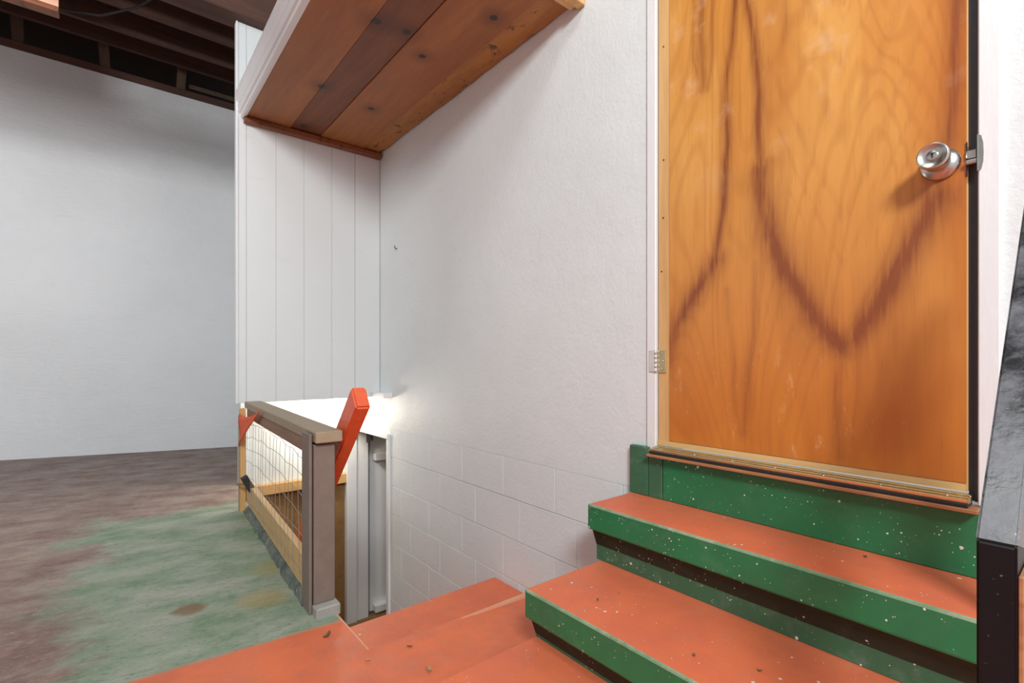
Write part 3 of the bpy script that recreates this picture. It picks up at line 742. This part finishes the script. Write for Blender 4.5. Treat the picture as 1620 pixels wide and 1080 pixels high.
# ------------------------------------------------------------------ black handrail by the camera
rl = thing('stair_railing', 'black glossy painted newel and sloping handrail beside the green steps', 'railing', (0.6, 0.06, -0.59))
YA, YB = 0.0480, 0.0704
b = BM(); prism(b, [(0.520, -0.602), (0.575, -0.602), (0.575, -0.082), (0.520, -0.1386)], YA, YB, 'y', 0.0016); ob('newel', b, M['newel'], rl)
t45 = 1.045; x1 = 0.850
b = BM(); prism(b, [(0.5198, -0.1380), (x1, -0.1380 + (x1 - 0.52) * t45), (x1, -0.1380 + (x1 - 0.52) * t45 - 0.075), (0.5762, -0.155)], YA - 0.0006, YB + 0.0006, 'y', 0.0018)
ob('sloping_rail', b, M['black'], rl)
sbox('upper_post', M['newel'], rl, 0.815, 0.848, YA, YB, -0.3195, 0.115, bev=0.0012)
sbox('wood_edge', M['sill'], rl, 0.522, 0.573, YA - 0.0032, YA - 0.0002, -0.601, -0.16, bev=0.0006)

# ------------------------------------------------------------------ dry leaf crumbs
def leaf(x, y, z, size, ang, mat, label, group=None):
    b = BM(); n = 7; ring = []
    for i in range(n):
        a = 2 * math.pi * i / n; rr = size * (0.55 + 0.45 * random.random()) * (1 if i % 2 else 0.7)
        ring.append((rr * math.cos(a) * 1.5, rr * math.sin(a) * 0.7, size * (0.12 + 0.5 * random.random())))
    c0 = b.verts.new((0, 0, size * 0.15)); vs_ = [b.verts.new(p) for p in ring]
    lo = [b.verts.new((p[0] * 0.9, p[1] * 0.9, p[2] - size * 0.12)) for p in ring]; c1 = b.verts.new((0, 0, 0))
    for i in range(n):
        j = (i + 1) % n
        b.faces.new([c0, vs_[i], vs_[j]]); b.faces.new([c1, lo[j], lo[i]]); b.faces.new([vs_[i], lo[i], lo[j], vs_[j]])
    m = Matrix.Rotation(ang, 4, 'Z')
    zmin = min(v.co.z for v in b.verts)
    for v in b.verts: v.co = m @ v.co + Vector((x, y, z + 0.0004 - zmin))
    kw = dict(label=label, category='leaf')
    if group: kw['group'] = group
    ob('dry_leaf', b, mat, **kw)
leaf(0.357, 1.068, zf(.357, 1.068), 0.012, 0.4, M['leaf'], 'largest dark curled dry leaf on the orange floor before the fence post')
G = 'dry leaf crumbs on the orange floor'
for (x, y) in ((0.433, 0.99), (0.479, 0.928), (0.403, 1.037), (0.425, 0.985), (0.39, 0.93)):
    if y > 0.95 or x < 0.5: 
        if not (x > 0.39 and y > 0.95): leaf(x, y, zf(x, y), 0.006, random.uniform(0, 6), random.choice((M['leaf'], M['leaf2'])), 'small crumb of dry leaf on the orange floor by the stairwell edge', G)
G2 = 'dry leaf crumbs on the lower orange step'
for (x, y) in ((0.47, 1.17), (0.52, 1.14), (0.56, 1.11), (0.49, 1.09)):
    leaf(x, y, -0.723, 0.006, random.uniform(0, 6), random.choice((M['leaf'], M['leaf2'])), 'small crumb of dry leaf on the first orange step down the stairwell', G2)
leaf(0.470, 0.832, zf(.47, .832), 0.010, 1.2, M['leaf2'], 'pale dry leaf scrap lying alone on the orange floor before the steps')
G3 = 'dry crumbs on the orange treads'
for (x, y, z) in ((0.710, 0.62, -0.45), (0.765, 0.612, -0.45), (0.69, 0.41, -0.45), (0.73, 0.33, -0.45)):
    leaf(x, y, z, 0.0045, random.uniform(0, 6), random.choice((M['leaf'], M['leaf2'])), 'small dry crumb on the lower orange tread with green nosing', G3)
leaf(0.955, 0.262, -0.32, 0.005, 0.3, M['leaf'], 'dark dry crumb on the upper orange tread against the green riser')
leaf(0.592, 0.70, -0.5745, 0.006, 0.8, M['leaf2'], 'dry crumb on the orange board at the foot of the steps')

b = BM(); tube(b, [(0.9995, 2.06, 0.507), (0.991, 2.06, 0.509), (0.987, 2.058, 0.514), (0.9865, 2.057, 0.519)], 0.0022, 6)
ob('hook', b, M['rubber'], label='tiny black hook stuck in the white wall below the overhead shelf', category='hook')
